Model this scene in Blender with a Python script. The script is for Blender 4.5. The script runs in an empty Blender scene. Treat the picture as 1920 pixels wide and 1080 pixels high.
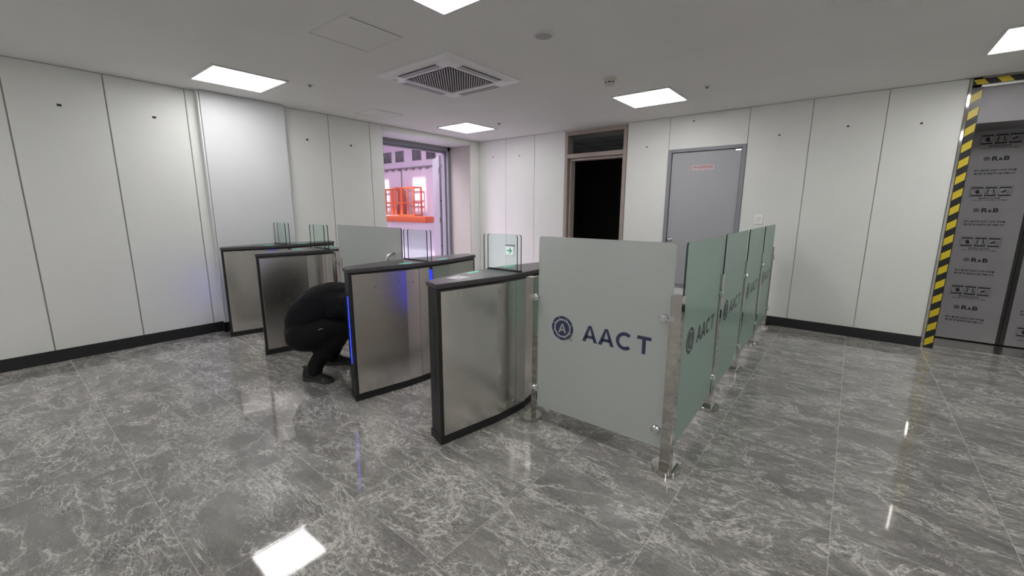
import bpy, bmesh, math, random
from mathutils import Vector, Matrix, noise as mnoise
random.seed(7)
C = bpy.context.scene.collection
S = bpy.context.scene
# ------------------------------------------------------------------ camera
FPX, PITCH, YAW, ROLL, EYE = 789.03, 0.185188, 0.675699, 0.0038166, 1.5
cam_d = bpy.data.cameras.new('camera'); cam = bpy.data.objects.new('camera', cam_d); C.objects.link(cam)
cam_d.sensor_width = 36.0; cam_d.lens = FPX / 1920 * 36.0; cam_d.clip_end = 300; cam_d.clip_start = .05
cy, sy, cp, sp = math.cos(YAW), math.sin(YAW), math.cos(PITCH), math.sin(PITCH)
f_ = Vector((-sy * cp, cy * cp, -sp)); r_ = Vector((cy, sy, 0)); u_ = r_.cross(f_)
r2 = r_ * math.cos(ROLL) + u_ * math.sin(ROLL); u2 = -r_ * math.sin(ROLL) + u_ * math.cos(ROLL)
M = Matrix((r2, u2, -f_)).transposed().to_4x4(); M.translation = Vector((0, 0, EYE))
cam.matrix_world = M
S.camera = cam
# ------------------------------------------------------------------ colour management, world, sun
S.view_settings.view_transform = 'Standard'; S.view_settings.look = 'None'
S.view_settings.gamma = 1; S.view_settings.use_curve_mapping = False
S.view_settings.exposure = 0.14
S.cycles.max_bounces = 10; S.cycles.diffuse_bounces = 6; S.cycles.glossy_bounces = 6
S.cycles.transmission_bounces = 8; S.cycles.transparent_max_bounces = 16
S.cycles.sample_clamp_indirect = 6; S.cycles.caustics_refractive = False
W = bpy.data.worlds.new('world'); S.world = W; W.use_nodes = True
W.node_tree.nodes['Background'].inputs[0].default_value = (.75, .78, 1, 1)
W.node_tree.nodes['Background'].inputs[1].default_value = 1.6
sun_d = bpy.data.lights.new('sun', 'SUN'); sun_d.energy = 4.5; sun_d.angle = .05; sun_d.color = (1, .95, .9)
sun = bpy.data.objects.new('sun', sun_d); C.objects.link(sun); sun.location = (-40, -30, 40)
sun.rotation_euler = Vector((0, 1, -1)).to_track_quat('-Z', 'Y').to_euler()
# unseen area lights added to fill the hangar and brighten the doorway reveal
for lx, ly in ((-17, -1), (-42, 20), (-62, 20), (-30, 22)):
    d = bpy.data.lights.new('hangar_fill_light', 'AREA'); d.shape = 'RECTANGLE'; d.size = 14; d.size_y = 10; d.energy = 4200 if lx == -17 else 1000; d.color = (1, .90, 1)
    o = bpy.data.objects.new('hangar_fill_light', d); C.objects.link(o); o.location = (lx, ly, 10.6)

HC, XL, YB = 2.8013, -5.964, 6.382      # ceiling height, left wall plane, back wall plane

# ------------------------------------------------------------------ materials
def mat(name, col=(.8, .8, .8), rough=.5, metal=0, spec=.5, emit=None, es=0, **kw):
    m = bpy.data.materials.new(name); m.use_nodes = True
    b = m.node_tree.nodes['Principled BSDF']
    b.inputs['Base Color'].default_value = (*col, 1); b.inputs['Roughness'].default_value = rough
    b.inputs['Metallic'].default_value = metal; b.inputs['Specular IOR Level'].default_value = spec
    if emit: b.inputs['Emission Color'].default_value = (*emit, 1); b.inputs['Emission Strength'].default_value = es
    for k, v in kw.items(): b.inputs[k].default_value = v
    return m
def N(m, t, **kw):
    n = m.node_tree.nodes.new(t)
    for k, v in kw.items(): setattr(n, k, v)
    return n
def L(m, a, b): m.node_tree.links.new(a, b)
def bsdf(m): return m.node_tree.nodes['Principled BSDF']
def math_n(m, op, a, b=None, c=None):
    n = N(m, 'ShaderNodeMath', operation=op)
    for i, v in enumerate((a, b, c)):
        if v is None: continue
        if isinstance(v, (int, float)): n.inputs[i].default_value = v
        else: L(m, v, n.inputs[i])
    return n.outputs[0]
def ramp(m, src, stops):
    n = N(m, 'ShaderNodeValToRGB'); e = n.color_ramp.elements
    while len(e) < len(stops): e.new(.5)
    for i, (p, c) in enumerate(stops): e[i].position = p; e[i].color = (*c, 1) if isinstance(c, tuple) else (c, c, c, 1)
    L(m, src, n.inputs[0]); return n.outputs[0]
def mix(m, fac, a, b):
    n = N(m, 'ShaderNodeMix', data_type='RGBA')
    for s, v in ((n.inputs[0], fac), (n.inputs[6], a), (n.inputs[7], b)):
        if isinstance(v, (int, float)): s.default_value = v
        elif isinstance(v, tuple): s.default_value = (*v, 1)
        else: L(m, v, s)
    return n.outputs[2]
def noise(m, vec, scale, detail=4, rough=.5, dist=0):
    n = N(m, 'ShaderNodeTexNoise'); n.inputs['Scale'].default_value = scale; n.inputs['Detail'].default_value = detail
    n.inputs['Roughness'].default_value = rough; n.inputs['Distortion'].default_value = dist
    if vec is not None: L(m, vec, n.inputs['Vector'])
    return n.outputs[0]
def bump(m, h, strength, dist=.001):
    n = N(m, 'ShaderNodeBump'); n.inputs['Strength'].default_value = strength; n.inputs['Distance'].default_value = dist
    L(m, h, n.inputs['Height']); L(m, n.outputs[0], bsdf(m).inputs['Normal']); return n

# polished grey stone tiles with pale veins
def make_floor_mat():
    m = mat('polished_stone_tile', rough=.05, spec=.6); g = N(m, 'ShaderNodeNewGeometry')
    sep = N(m, 'ShaderNodeSeparateXYZ'); L(m, g.outputs['Position'], sep.inputs[0])
    T = .656
    tx = math_n(m, 'DIVIDE', math_n(m, 'ADD', sep.outputs[0], 1.225 + 20 * T), T)
    ty = math_n(m, 'DIVIDE', math_n(m, 'ADD', sep.outputs[1], -1.672 + 20 * T), T)
    ix, iy = math_n(m, 'FLOOR', tx), math_n(m, 'FLOOR', ty)
    fx, fy = math_n(m, 'FRACT', tx), math_n(m, 'FRACT', ty)
    cb = N(m, 'ShaderNodeCombineXYZ'); L(m, ix, cb.inputs[0]); L(m, iy, cb.inputs[1])
    wn = N(m, 'ShaderNodeTexWhiteNoise', noise_dimensions='3D'); L(m, cb.outputs[0], wn.inputs['Vector'])
    off = N(m, 'ShaderNodeVectorMath', operation='SCALE'); L(m, wn.outputs['Color'], off.inputs[0]); off.inputs['Scale'].default_value = 23
    add = N(m, 'ShaderNodeVectorMath', operation='ADD'); L(m, g.outputs['Position'], add.inputs[0]); L(m, off.outputs[0], add.inputs[1])
    mp = N(m, 'ShaderNodeMapping'); L(m, add.outputs[0], mp.inputs[0])
    mp.inputs['Rotation'].default_value = (0, 0, math.radians(-38)); mp.inputs['Scale'].default_value = (1, 2.1, 1)
    v = mp.outputs[0]
    def veins(scale, dist, width, det=6):
        n = noise(m, v, scale, det, .62, dist)
        r = math_n(m, 'ABSOLUTE', math_n(m, 'SUBTRACT', n, .5))
        mr = N(m, 'ShaderNodeMapRange'); mr.interpolation_type = 'SMOOTHSTEP'
        L(m, r, mr.inputs[0]); mr.inputs[1].default_value = 0; mr.inputs[2].default_value = width; mr.inputs[3].default_value = 1; mr.inputs[4].default_value = 0
        return mr.outputs[0]
    mask = ramp(m, noise(m, v, 2.2, 3, .55, .8), [(.44, 0.0), (.66, 1.0)])
    big = veins(1.5, 1.1, .011, 9); big2 = veins(2.6, 1.6, .012, 9); med = veins(5.5, 1.3, .022, 8); fine = veins(15, .9, .05, 5)
    near = math_n(m, 'MAXIMUM', veins(1.5, 1.1, .07, 9), math_n(m, 'MULTIPLY', veins(5.5, 1.3, .10, 8), mask))
    spk = ramp(m, noise(m, v, 34, 6, .72, .7), [(.47, 0.0), (.60, 1.0)])
    a = math_n(m, 'MULTIPLY', big, .85)
    a2 = math_n(m, 'MULTIPLY', big2, math_n(m, 'MULTIPLY_ADD', mask, .6, .2))
    b = math_n(m, 'MULTIPLY', med, math_n(m, 'MULTIPLY_ADD', mask, .75, .10))
    c = math_n(m, 'MULTIPLY', fine, math_n(m, 'MULTIPLY_ADD', mask, .38, .06))
    e = math_n(m, 'MULTIPLY', spk, math_n(m, 'MULTIPLY_ADD', near, .36, .06))
    tot = math_n(m, 'MINIMUM', math_n(m, 'ADD', math_n(m, 'MAXIMUM', math_n(m, 'MAXIMUM', a, a2), b), math_n(m, 'ADD', c, e)), 1)
    cloud = noise(m, v, 3.1, 6, .6, .6)
    base = ramp(m, cloud, [(.3, (.15, .143, .136)), (.7, (.275, .265, .252))])
    col = mix(m, tot, base, (.62, .60, .57))
    # joints
    ex = math_n(m, 'MINIMUM', fx, math_n(m, 'SUBTRACT', 1, fx)); ey = math_n(m, 'MINIMUM', fy, math_n(m, 'SUBTRACT', 1, fy))
    ed = math_n(m, 'MINIMUM', ex, ey)
    jt = math_n(m, 'LESS_THAN', ed, .0024)
    col = mix(m, math_n(m, 'MULTIPLY', jt, .55), col, (.5, .48, .45))
    L(m, col, bsdf(m).inputs['Base Color'])
    # each tile lies a hair out of level, so reflections break at the joints
    tl = N(m, 'ShaderNodeVectorMath', operation='SUBTRACT'); L(m, wn.outputs['Color'], tl.inputs[0]); tl.inputs[1].default_value = (.5, .5, .5)
    t2 = N(m, 'ShaderNodeVectorMath', operation='MULTIPLY'); L(m, tl.outputs[0], t2.inputs[0]); t2.inputs[1].default_value = (.007, .007, 0)
    bp = N(m, 'ShaderNodeBump'); bp.inputs['Strength'].default_value = .25; bp.inputs['Distance'].default_value = .002
    L(m, noise(m, g.outputs['Position'], 3.3, 2, .5), bp.inputs['Height'])
    an = N(m, 'ShaderNodeVectorMath', operation='ADD'); L(m, bp.outputs[0], an.inputs[0]); L(m, t2.outputs[0], an.inputs[1])
    nn = N(m, 'ShaderNodeVectorMath', operation='NORMALIZE'); L(m, an.outputs[0], nn.inputs[0])
    L(m, nn.outputs[0], bsdf(m).inputs['Normal'])
    rr = math_n(m, 'MULTIPLY_ADD', jt, .3, .045); L(m, rr, bsdf(m).inputs['Roughness'])
    return m
M_FLOOR = make_floor_mat()
def textured(name, c1, c2, scale, rough, bstr=.15, bscale=300, **kw):
    m = mat(name, c1, rough, **kw); tc = N(m, 'ShaderNodeTexCoord')
    L(m, ramp(m, noise(m, tc.outputs['Object'], scale, 5), [(.3, c1), (.7, c2)]), bsdf(m).inputs['Base Color'])
    bump(m, noise(m, tc.outputs['Object'], bscale, 3), bstr); return m
M_WALL = textured('white_wall_panel', (.79, .80, .775), (.82, .83, .805), 2, .45, .25, 220)
M_GROOVE = mat('panel_joint', (.42, .41, .36), .7)
M_HOLE = mat('bolt_hole', (.05, .045, .035), .8)
M_CEIL = textured('ceiling_paint', (.85, .84, .82), (.88, .87, .85), 1.5, .9, .3, 180, spec=.1)
M_WHITEMETAL = mat('white_enamel', (.74, .73, .74), .4)
M_BASE = mat('black_baseboard', (.012, .012, .014), .45)
M_LAMP = mat('lamp_diffuser', (1, 1, 1), .5, emit=(1, .985, .975), es=12.3)
M_BLACK = textured('black_powder_coat', (.010, .010, .011), (.014, .014, .015), 40, .42, .1, 500)
M_RUBBER = mat('black_rubber', (.01, .01, .01), .7)
M_LID = textured('charcoal_lid', (.055, .05, .055), (.075, .068, .072), 25, .28, .2, 600)
def brushed(name, c, rough, sc=(3, 3, 260)):
    m = mat(name, c, rough, 1); tc = N(m, 'ShaderNodeTexCoord'); mp = N(m, 'ShaderNodeMapping')
    mp.inputs['Scale'].default_value = sc; L(m, tc.outputs['Object'], mp.inputs[0])
    n = noise(m, mp.outputs[0], 4, 4, .6)
    L(m, ramp(m, n, [(.2, tuple(x * .93 for x in c)), (.8, tuple(min(1, x * 1.05) for x in c))]), bsdf(m).inputs['Base Color'])
    L(m, ramp(m, n, [(.2, rough * .85), (.8, rough * 1.2)]), bsdf(m).inputs['Roughness'])
    bump(m, n, .03, .0005); return m
M_STEEL = brushed('brushed_steel', (.74, .715, .68), .24)
M_POLISH = mat('polished_steel', (.62, .6, .57), .06, 1)
M_CHROME = mat('chrome', (.75, .75, .77), .07, 1)
M_TAPEY = None
def clear_glass():
    m = bpy.data.materials.new('clear_green_glass'); m.use_nodes = True; nt = m.node_tree; nt.nodes.clear()
    out = N(m, 'ShaderNodeOutputMaterial'); tr = N(m, 'ShaderNodeBsdfTransparent'); tr.inputs[0].default_value = (.935, .972, .958, 1)
    gl = N(m, 'ShaderNodeBsdfGlossy'); gl.inputs['Roughness'].default_value = .01; gl.inputs[0].default_value = (.9, 1, .97, 1)
    fr = N(m, 'ShaderNodeFresnel'); fr.inputs[0].default_value = 1.5; mx = N(m, 'ShaderNodeMixShader')
    ge = N(m, 'ShaderNodeNewGeometry'); L(m, math_n(m, 'MULTIPLY', fr.outputs[0], math_n(m, 'SUBTRACT', 1, ge.outputs['Backfacing'])), mx.inputs[0]); L(m, tr.outputs[0], mx.inputs[1]); L(m, gl.outputs[0], mx.inputs[2]); L(m, mx.outputs[0], out.inputs[0]); return m
M_GLASS = clear_glass()
M_GEDGE = mat('glass_dark_edge', (.012, .045, .038), .12, spec=.8)
M_GEDGE_L = mat('glass_pale_edge', (.42, .50, .46), .15, spec=.8)
def frosted(name, col, trans, trough, coat):
    m = mat(name, col, .38, spec=.45); b = bsdf(m); nt = m.node_tree
    out = nt.nodes['Material Output']
    tl = N(m, 'ShaderNodeBsdfTranslucent'); tl.inputs[0].default_value = (*trans, 1)
    rf = N(m, 'ShaderNodeBsdfRefraction'); rf.inputs['IOR'].default_value = 1.02; rf.inputs['Roughness'].default_value = trough; rf.inputs[0].default_value = (*trans, 1)
    m1 = N(m, 'ShaderNodeMixShader'); m1.inputs[0].default_value = .5; L(m, tl.outputs[0], m1.inputs[1]); L(m, rf.outputs[0], m1.inputs[2])
    m2 = N(m, 'ShaderNodeMixShader'); m2.inputs[0].default_value = .55; L(m, m1.outputs[0], m2.inputs[1]); L(m, b.outputs[0], m2.inputs[2])
    L(m, m2.outputs[0], out.inputs[0])
    b.inputs['Coat Weight'].default_value = coat; b.inputs['Coat Roughness'].default_value = .05
    return m
M_FROST = frosted('frosted_glass_face', (.72, .75, .74), (.80, .84, .82), .55, .15)
M_FROSTG = frosted('frosted_glass_smooth_side', (.48, .62, .555), (.62, .80, .72), .55, .5)
M_NAVY = mat('navy_vinyl', (.035, .045, .11), .5)
M_NAVYG = mat('navy_vinyl_behind_glass', (.035, .045, .06), .35)
M_BLUE = mat('blue_light_strip', (.02, .05, .6), .3, emit=(.006, .018, 1.0), es=9)
M_BLUE2 = mat('blue_seam_strip', (.02, .05, .6), .3, emit=(.006, .02, 1.0), es=2.5)
M_BLUEDIM = mat('dark_light_strip', (.012, .012, .03), .25)
M_GREEN = mat('green_status_light', (.05, .6, .4), .3, emit=(.04, .62, .36), es=1.1)
M_PAPER = mat('white_paper', (.62, .6, .64), .5)
M_INK = mat('black_ink', (.012, .012, .014), .6)
M_DOORGREY = mat('grey_door_paint', (.40, .40, .43), .32)
M_FRAMEGREY = mat('grey_steel_frame', (.26, .265, .30), .35)
M_BEIGE = textured('beige_wood_frame', (.36, .30, .265), (.41, .345, .305), 30, .4, .1, 200)
M_DARK = mat('painted_room_shade', (.10, .095, .09), .8)  # charcoal colour stands in for the lack of light in the office
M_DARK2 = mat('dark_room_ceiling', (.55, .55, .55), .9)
M_YEL = mat('hazard_yellow', (.68, .52, .02), .3); M_TBLK = mat('hazard_black', (.012, .012, .012), .25)
M_RED = mat('red_ink', (.30, .01, .03), .5)
M_ORANGE = mat('orange_paint', (.70, .15, .06), .4)
M_HWALL = mat('hangar_wall', (.78, .69, .78), .8); M_HFLOOR = mat('hangar_floor', (.36, .33, .40), .45)
M_HPANE = mat('dark_window_glass', (.02, .02, .03), .2)
M_HGREY = mat('dull_grey_metal', (.25, .24, .26), .5)
M_FILM = textured('grey_protective_film', (.27, .262, .275), (.31, .30, .315), 5, .38, .5, 60)
M_CREAM = mat('cream_plastic', (.66, .63, .56), .4)
M_ACWHITE = mat('white_plastic_fascia', (.93, .90, .93), .35)
M_GRILL = mat('grey_grille', (.46, .44, .46), .5)
M_SHADOWGAP = mat('dark_slot', (.01, .01, .01), .9)
M_SKIN = mat('skin', (.55, .33, .23), .5, **{'Subsurface Weight': .1})
M_HAIR = textured('black_hair', (.008, .007, .006), (.02, .018, .016), 90, .5, .8, 400)
def cloth(name, c):
    m = mat(name, c, .85, spec=.25); tc = N(m, 'ShaderNodeTexCoord')
    n = noise(m, tc.outputs['Object'], 9, 5, .6, 1.2); bump(m, n, .7, .02)
    b = bsdf(m); b.inputs['Sheen Weight'].default_value = .03; b.inputs['Sheen Roughness'].default_value = .4; return m
M_SHIRT = cloth('black_knit_shirt', (.0035, .004, .006)); M_TROUSER = cloth('black_work_trousers', (.005, .0047, .0047))
M_SHOE = mat('black_shoe', (.008, .008, .008), .6); M_SOLE = mat('grey_shoe_sole', (.045, .045, .042), .6)

# ------------------------------------------------------------------ mesh helpers
class MB:
    def __init__(s): s.v = []; s.f = []; s.m = []
    def add(s, vs, fs, mi=0):
        o = len(s.v); s.v += [tuple(v) for v in vs]; s.f += [tuple(i + o for i in f) for f in fs]; s.m += [mi] * len(fs); return s
    def box(s, x0, x1, y0, y1, z0, z1, mi=0, mats6=None):
        vs = [(x0, y0, z0), (x1, y0, z0), (x1, y1, z0), (x0, y1, z0), (x0, y0, z1), (x1, y0, z1), (x1, y1, z1), (x0, y1, z1)]
        fs = [(0, 3, 2, 1), (4, 5, 6, 7), (0, 1, 5, 4), (1, 2, 6, 5), (2, 3, 7, 6), (3, 0, 4, 7)]  # bottom top -y +x +y -x
        s.add(vs, fs, mi)
        if mats6: s.m[-6:] = list(mats6)
        return s
    def prism(s, poly, z0, z1, mi=0, side=None, T=None):
        n = len(poly); vs = [(x, y, z0) for x, y in poly] + [(x, y, z1) for x, y in poly]
        if T: vs = [T(v) for v in vs]
        fs = [tuple(range(n - 1, -1, -1)), tuple(range(n, 2 * n))] + [(i, (i + 1) % n, n + (i + 1) % n, n + i) for i in range(n)]
        s.add(vs, fs, mi)
        if side is not None: s.m[-n:] = [side] * n
        return s
    def cyl(s, p0, p1, r0, r1=None, seg=24, mi=0, caps=True):
        r1 = r0 if r1 is None else r1; p0, p1 = Vector(p0), Vector(p1); d = (p1 - p0).normalized()
        a = d.orthogonal().normalized(); b = d.cross(a)
        vs = [p0 + (a * math.cos(t) + b * math.sin(t)) * r0 for t in [2 * math.pi * i / seg for i in range(seg)]]
        vs += [p1 + (a * math.cos(t) + b * math.sin(t)) * r1 for t in [2 * math.pi * i / seg for i in range(seg)]]
        fs = [(i, (i + 1) % seg, seg + (i + 1) % seg, seg + i) for i in range(seg)]
        if caps: fs += [tuple(range(seg - 1, -1, -1)), tuple(range(seg, 2 * seg))]
        return s.add(vs, fs, mi)
    def lathe(s, prof, center=(0, 0, 0), seg=32, mi=0, axis='z'):
        c = Vector(center); vs = []; fs = []; n = len(prof)
        for r, h in prof:
            for i in range(seg):
                t = 2 * math.pi * i / seg; x, y = r * math.cos(t), r * math.sin(t)
                p = {'z': (x, y, h), 'y': (x, h, -y), 'x': (h, x, y)}[axis]; vs.append(c + Vector(p))
        for k in range(n - 1):
            for i in range(seg):
                j = (i + 1) % seg; fs.append((k * seg + i, k * seg + j, (k + 1) * seg + j, (k + 1) * seg + i))
        fs.append(tuple(range(seg - 1, -1, -1))); fs.append(tuple(range((n - 1) * seg, n * seg)))
        return s.add(vs, fs, mi)
    def tube(s, path, r, seg=14, mi=0):
        P = [Vector(p) for p in path]; n = len(P); vs = []; fs = []; prev = None
        for k in range(n):
            d = (P[min(k + 1, n - 1)] - P[max(k - 1, 0)]).normalized()
            a = d.orthogonal().normalized() if prev is None else (prev - d * prev.dot(d)).normalized(); prev = a; b = d.cross(a)
            for i in range(seg):
                t = 2 * math.pi * i / seg; vs.append(P[k] + (a * math.cos(t) + b * math.sin(t)) * r)
        for k in range(n - 1):
            for i in range(seg):
                j = (i + 1) % seg; fs.append((k * seg + i, k * seg + j, (k + 1) * seg + j, (k + 1) * seg + i))
        fs.append(tuple(range(seg - 1, -1, -1))); fs.append(tuple(range((n - 1) * seg, n * seg)))
        return s.add(vs, fs, mi)
    def text(s, body, size, T, mi=0, bold=0.0, depth=.0006, align='CENTER', sx=1.0, spacing=1.0):
        c = bpy.data.curves.new('t', 'FONT'); c.body = body; c.size = size; c.extrude = depth / 2; c.offset = bold
        c.align_x = align; c.align_y = 'CENTER'; c.resolution_u = 4; c.space_character = spacing
        o = bpy.data.objects.new('t', c); C.objects.link(o)
        dg = bpy.context.evaluated_depsgraph_get(); me = bpy.data.meshes.new_from_object(o.evaluated_get(dg))
        s.add([T((v.co.x * sx, v.co.y, v.co.z + depth / 2)) for v in me.vertices], [tuple(p.vertices) for p in me.polygons], mi)
        bpy.data.objects.remove(o); bpy.data.curves.remove(c); bpy.data.meshes.remove(me); return s
    def build(s, name, mats, parent=None, bevel=0, smooth=False, loc=None, recalc=True, seg=2):
        me = bpy.data.meshes.new(name); me.from_pydata(s.v, [], s.f)
        for m in (mats if isinstance(mats, (list, tuple)) else [mats]): me.materials.append(m)
        for p, mi in zip(me.polygons, s.m): p.material_index = mi
        if recalc:
            bm = bmesh.new(); bm.from_mesh(me); bmesh.ops.recalc_face_normals(bm, faces=bm.faces); bm.to_mesh(me); bm.free()
        o = bpy.data.objects.new(name, me); C.objects.link(o)
        if parent: o.parent = parent
        if loc: o.location = loc
        if bevel:
            b = o.modifiers.new('bevel', 'BEVEL'); b.width = bevel; b.segments = seg; b.limit_method = 'ANGLE'; b.angle_limit = .6
            b.harden_normals = False
        if smooth:
            for p in me.polygons: p.use_smooth = True
            mod_smooth(o)
        return o
def mod_smooth(o, ang=.6):
    bm = bmesh.new(); bm.from_mesh(o.data)
    for e in bm.edges:
        if len(e.link_faces) == 2 and e.calc_face_angle(0) > ang: e.smooth = False
    bm.to_mesh(o.data); bm.free()
def tag(o, label=None, cat=None, group=None, kind=None):
    if label: o['label'] = label
    if cat: o['category'] = cat
    if group: o['group'] = group
    if kind: o['kind'] = kind
    return o
def empty(name, loc=(0, 0, 0), rz=0):
    o = bpy.data.objects.new(name, None); C.objects.link(o); o.location = loc; o.rotation_euler = (0, 0, rz); o.empty_display_size = .1; return o
def kids(o): return [c for c in bpy.data.objects if c.parent == o]
def copy_tree(o, parent=None):
    c = o.copy(); C.objects.link(c)
    if parent: c.parent = parent
    for ch in kids(o): copy_tree(ch, c)
    return c
def struct(o, label=None): o['kind'] = 'structure'; return o

# ================================================================== SETTING
fl = MB().box(-6.62, 5.7, -5.5, 7.2, -.12, 0).build('floor', M_FLOOR); struct(fl)
ce = MB().box(XL - .64, 5.7, -5.5, 7.3, HC, HC + .15).build('ceiling', M_CEIL); struct(ce)

def panel_wall_back():
    b = MB(); y = YB; th = .25
    # backing (grooves) 1 cm behind the panel faces; openings for the brown door frame and the grey door
    bk = y + .010
    def slab(x0, x1, z0, z1): b.box(x0, x1, bk, y + th, z0, z1, 1)
    slab(XL - .64, -3.965, 0, HC); slab(-3.965, -2.86, 2.775, HC); slab(-2.86, -2.21, 0, HC)
    slab(-2.21, -1.2, 0, .37); slab(-2.21, -1.2, 2.345, HC); slab(-1.2, .742, 0, HC)
    g = .004
    def pan(x0, x1, z0, z1): b.box(x0 + g, x1 - g, y, bk + .002, z0, z1, 0)
    top = HC - .006
    pan(XL, -5.271, .0, top); pan(-5.271, -4.606, 0, top); pan(-4.606, -3.97, 0, top); pan(-3.97, -2.852, 2.782, top)
    pan(-2.852, -2.215, 0, top); pan(-2.215, -1.201, 2.352, top); pan(-2.215, -1.201, 0, .362); pan(-1.201, -.533, 0, top)
    pan(-.533, .144, 0, top); pan(.144, .742, 0, top)
    for x, z in ((-.85, 2.42), (-.181, 2.45), (.437, 2.41), (-2.542, 2.42), (-1.894, 2.71), (-5.598, 2.486), (-4.951, 2.469)):
        b.box(x - .011, x + .011, y - .0012, y + .001, z - .009, z + .009, 2)
    return b.build('wall_back', [M_WALL, M_GROOVE, M_HOLE])
struct(panel_wall_back())
def panel_wall_left():
    b = MB(); x = XL; bk = x - .01; out = x - .62
    def slab(y0, y1, z0, z1): b.box(out, bk, y0, y1, z0, z1, 1)
    slab(-5.5, 4.16, 0, HC); slab(4.16, 6.122, 2.725, HC); slab(6.122, YB + .01, 0, HC)
    g = .006
    def pan(y0, y1, z0=0, z1=HC - .006, gg=g): b.box(bk - .002, x, y0 + gg, y1 - gg, z0, z1, 0)
    for y0, y1 in ((-5.5, -5.01), (-5.01, -4.35), (-4.35, -3.69), (-3.69, -3.03), (-3.03, -2.37), (-2.37, -1.71), (-1.71, -1.05), (-1.05, -.39), (-.39, .276), (.276, .947), (.947, 1.609), (1.609, 1.72), (2.6, 3.266), (3.266, 3.927)): pan(y0, y1)
    pan(3.927, 4.152); pan(4.15, 6.132, 2.715); pan(6.13, YB, gg=.001)
    # jamb and soffit lining of the deep doorway
    b.box(-6.53, bk + .002, 4.144, 4.160, 0, 2.725, 0); b.box(-6.53, bk + .002, 6.13, 6.138, 0, 2.725, 0); b.box(-6.53, bk + .002, 4.15, 6.13, 2.715, 2.727, 0)
    b.box(bk, x + .0, 4.144, 4.152, 0, 2.72, 0)
    for yy, z in ((.613, 2.447), (1.313, 2.45), (2.948, 2.423), (3.598, 2.42), (-.05, 2.447)):
        b.box(x - .001, x + .0012, yy - .016, yy + .016, z - .011, z + .011, 2)
    b.box(-6.26, -6.24, 6.1288, 6.131, 2.43, 2.445, 2)
    return b.build('wall_left', [M_WALL, M_GROOVE, M_HOLE])
struct(panel_wall_left())
# pilaster standing 9 cm proud of the left wall
M_PIL = textured('cool_white_panel', (.69, .70, .72), (.72, .73, .75), 2, .4, .1, 200)
pl = MB().box(XL - .005, XL + .09, 1.722, 2.632, 0, HC - .004, 0).box(XL, XL + .082, 1.700, 1.719, 0, HC - .003, 0)
struct(pl.build('wall_pilaster', [M_PIL], bevel=.003))
struct(MB().box(5.6, 5.75, -5.5, 7.3, 0, HC).build('wall_right', M_WALL))
struct(MB().box(-6.62, 5.75, -5.6, -5.45, 0, HC).build('wall_front', M_WALL))
struct(MB().box(2.13, 5.7, YB, YB + .2, 0, HC).build('wall_back_right_of_elevator', M_WALL))
BBH = .12
bb = MB().box(XL, XL + .01, -5.5, 1.70, 0, BBH).box(XL, XL + .1, 1.69, 1.70, 0, BBH).box(XL + .09, XL + .1, 1.69, 2.64, 0, BBH).box(XL, XL + .1, 2.632, 2.642, 0, BBH)
bb.box(XL, XL + .01, 2.64, 4.15, 0, BBH).box(XL, XL + .01, 6.14, YB, 0, BBH)
struct(bb.build('baseboard_left', M_BASE))
bb = MB().box(XL + .01, -3.975, YB - .01, YB, 0, BBH).box(-2.852, .742, YB - .01, YB, 0, BBH)
struct(bb.build('baseboard_back', M_BASE))

# ---- grey steel door on the back wall
d = struct(empty('door_1', (-2.213, YB, .365))); W_, H_ = 1.012, 1.985
fr = MB().box(0, .05, -.012, .09, 0, H_).box(W_ - .05, W_, -.012, .09, 0, H_).box(.05, W_ - .05, -.012, .09, H_ - .045, H_).box(.05, W_ - .05, -.012, .09, 0, .03)
fr.build('door_frame', M_FRAMEGREY, d, bevel=.003)
MB().box(.056, W_ - .058, .014, .06, .036, H_ - .052).build('door_leaf', M_DOORGREY, d, bevel=.002)
k = MB().lathe([(.032, .014), (.032, .006), (.012, .002), (.012, -.02), (.026, -.026), (.03, -.045), (.022, -.058), (.004, -.06)], (.106, 0, .70), axis='y', seg=28)
k.build('door_knob', M_CHROME, d, smooth=True)
MB().box(W_ - .13, W_ - .06, .0, .014, H_ - .075, H_ - .055).build('hinge', M_CHROME, d, bevel=.002)
MB().box(.05, W_ - .05, .066, .09, 0, H_).build('door_backing', M_FRAMEGREY, d)
def T_back(x, y, z): return lambda v: (x + v[0], y - v[2], z + v[1])
sg = empty('door_sign', (-1.726, YB + .014, 2.083))
MB().box(-.144, .144, -.0015, 0, -.034, .034).build('sign_plate', mat('pink_white_sign', (.62, .52, .54), .4), sg)
MB().text('유수검지장치실', .047, T_back(0, -.0015, 0), bold=.0006, sx=.86).build('lettering', M_RED, sg, recalc=False)
tag(sg, 'small white sign with red Korean lettering stuck on the grey steel door', 'sign')

# ---- beige framed doorway with transom
fr = MB(); x0, x1 = -3.965, -2.860
fr.box(x0, x0 + .055, YB - .014, YB + .16, 0, 2.775).box(x1 - .055, x1, YB - .014, YB + .16, 0, 2.775)
fr.box(x0 + .055, x1 - .055, YB - .014, YB + .16, 2.715, 2.775).box(x0 + .055, x1 - .055, YB - .014, YB + .16, 2.345, 2.415)
fr.box(x0 + .07, x0 + .11, YB + .03, YB + .16, 0, 2.33).box(x1 - .085, x1 - .07, YB + .05, YB + .16, 0, 2.33).box(x0 + .06, x1 - .06, YB + .03, YB + .16, 2.305, 2.34)
fo = fr.build('door_2', M_BEIGE, bevel=.004); struct(fo)
MB().box(x0 + .05, x1 - .05, YB + .06, YB + .068, 2.40, 2.725).build('transom_glass', M_GLASS, fo)
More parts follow.
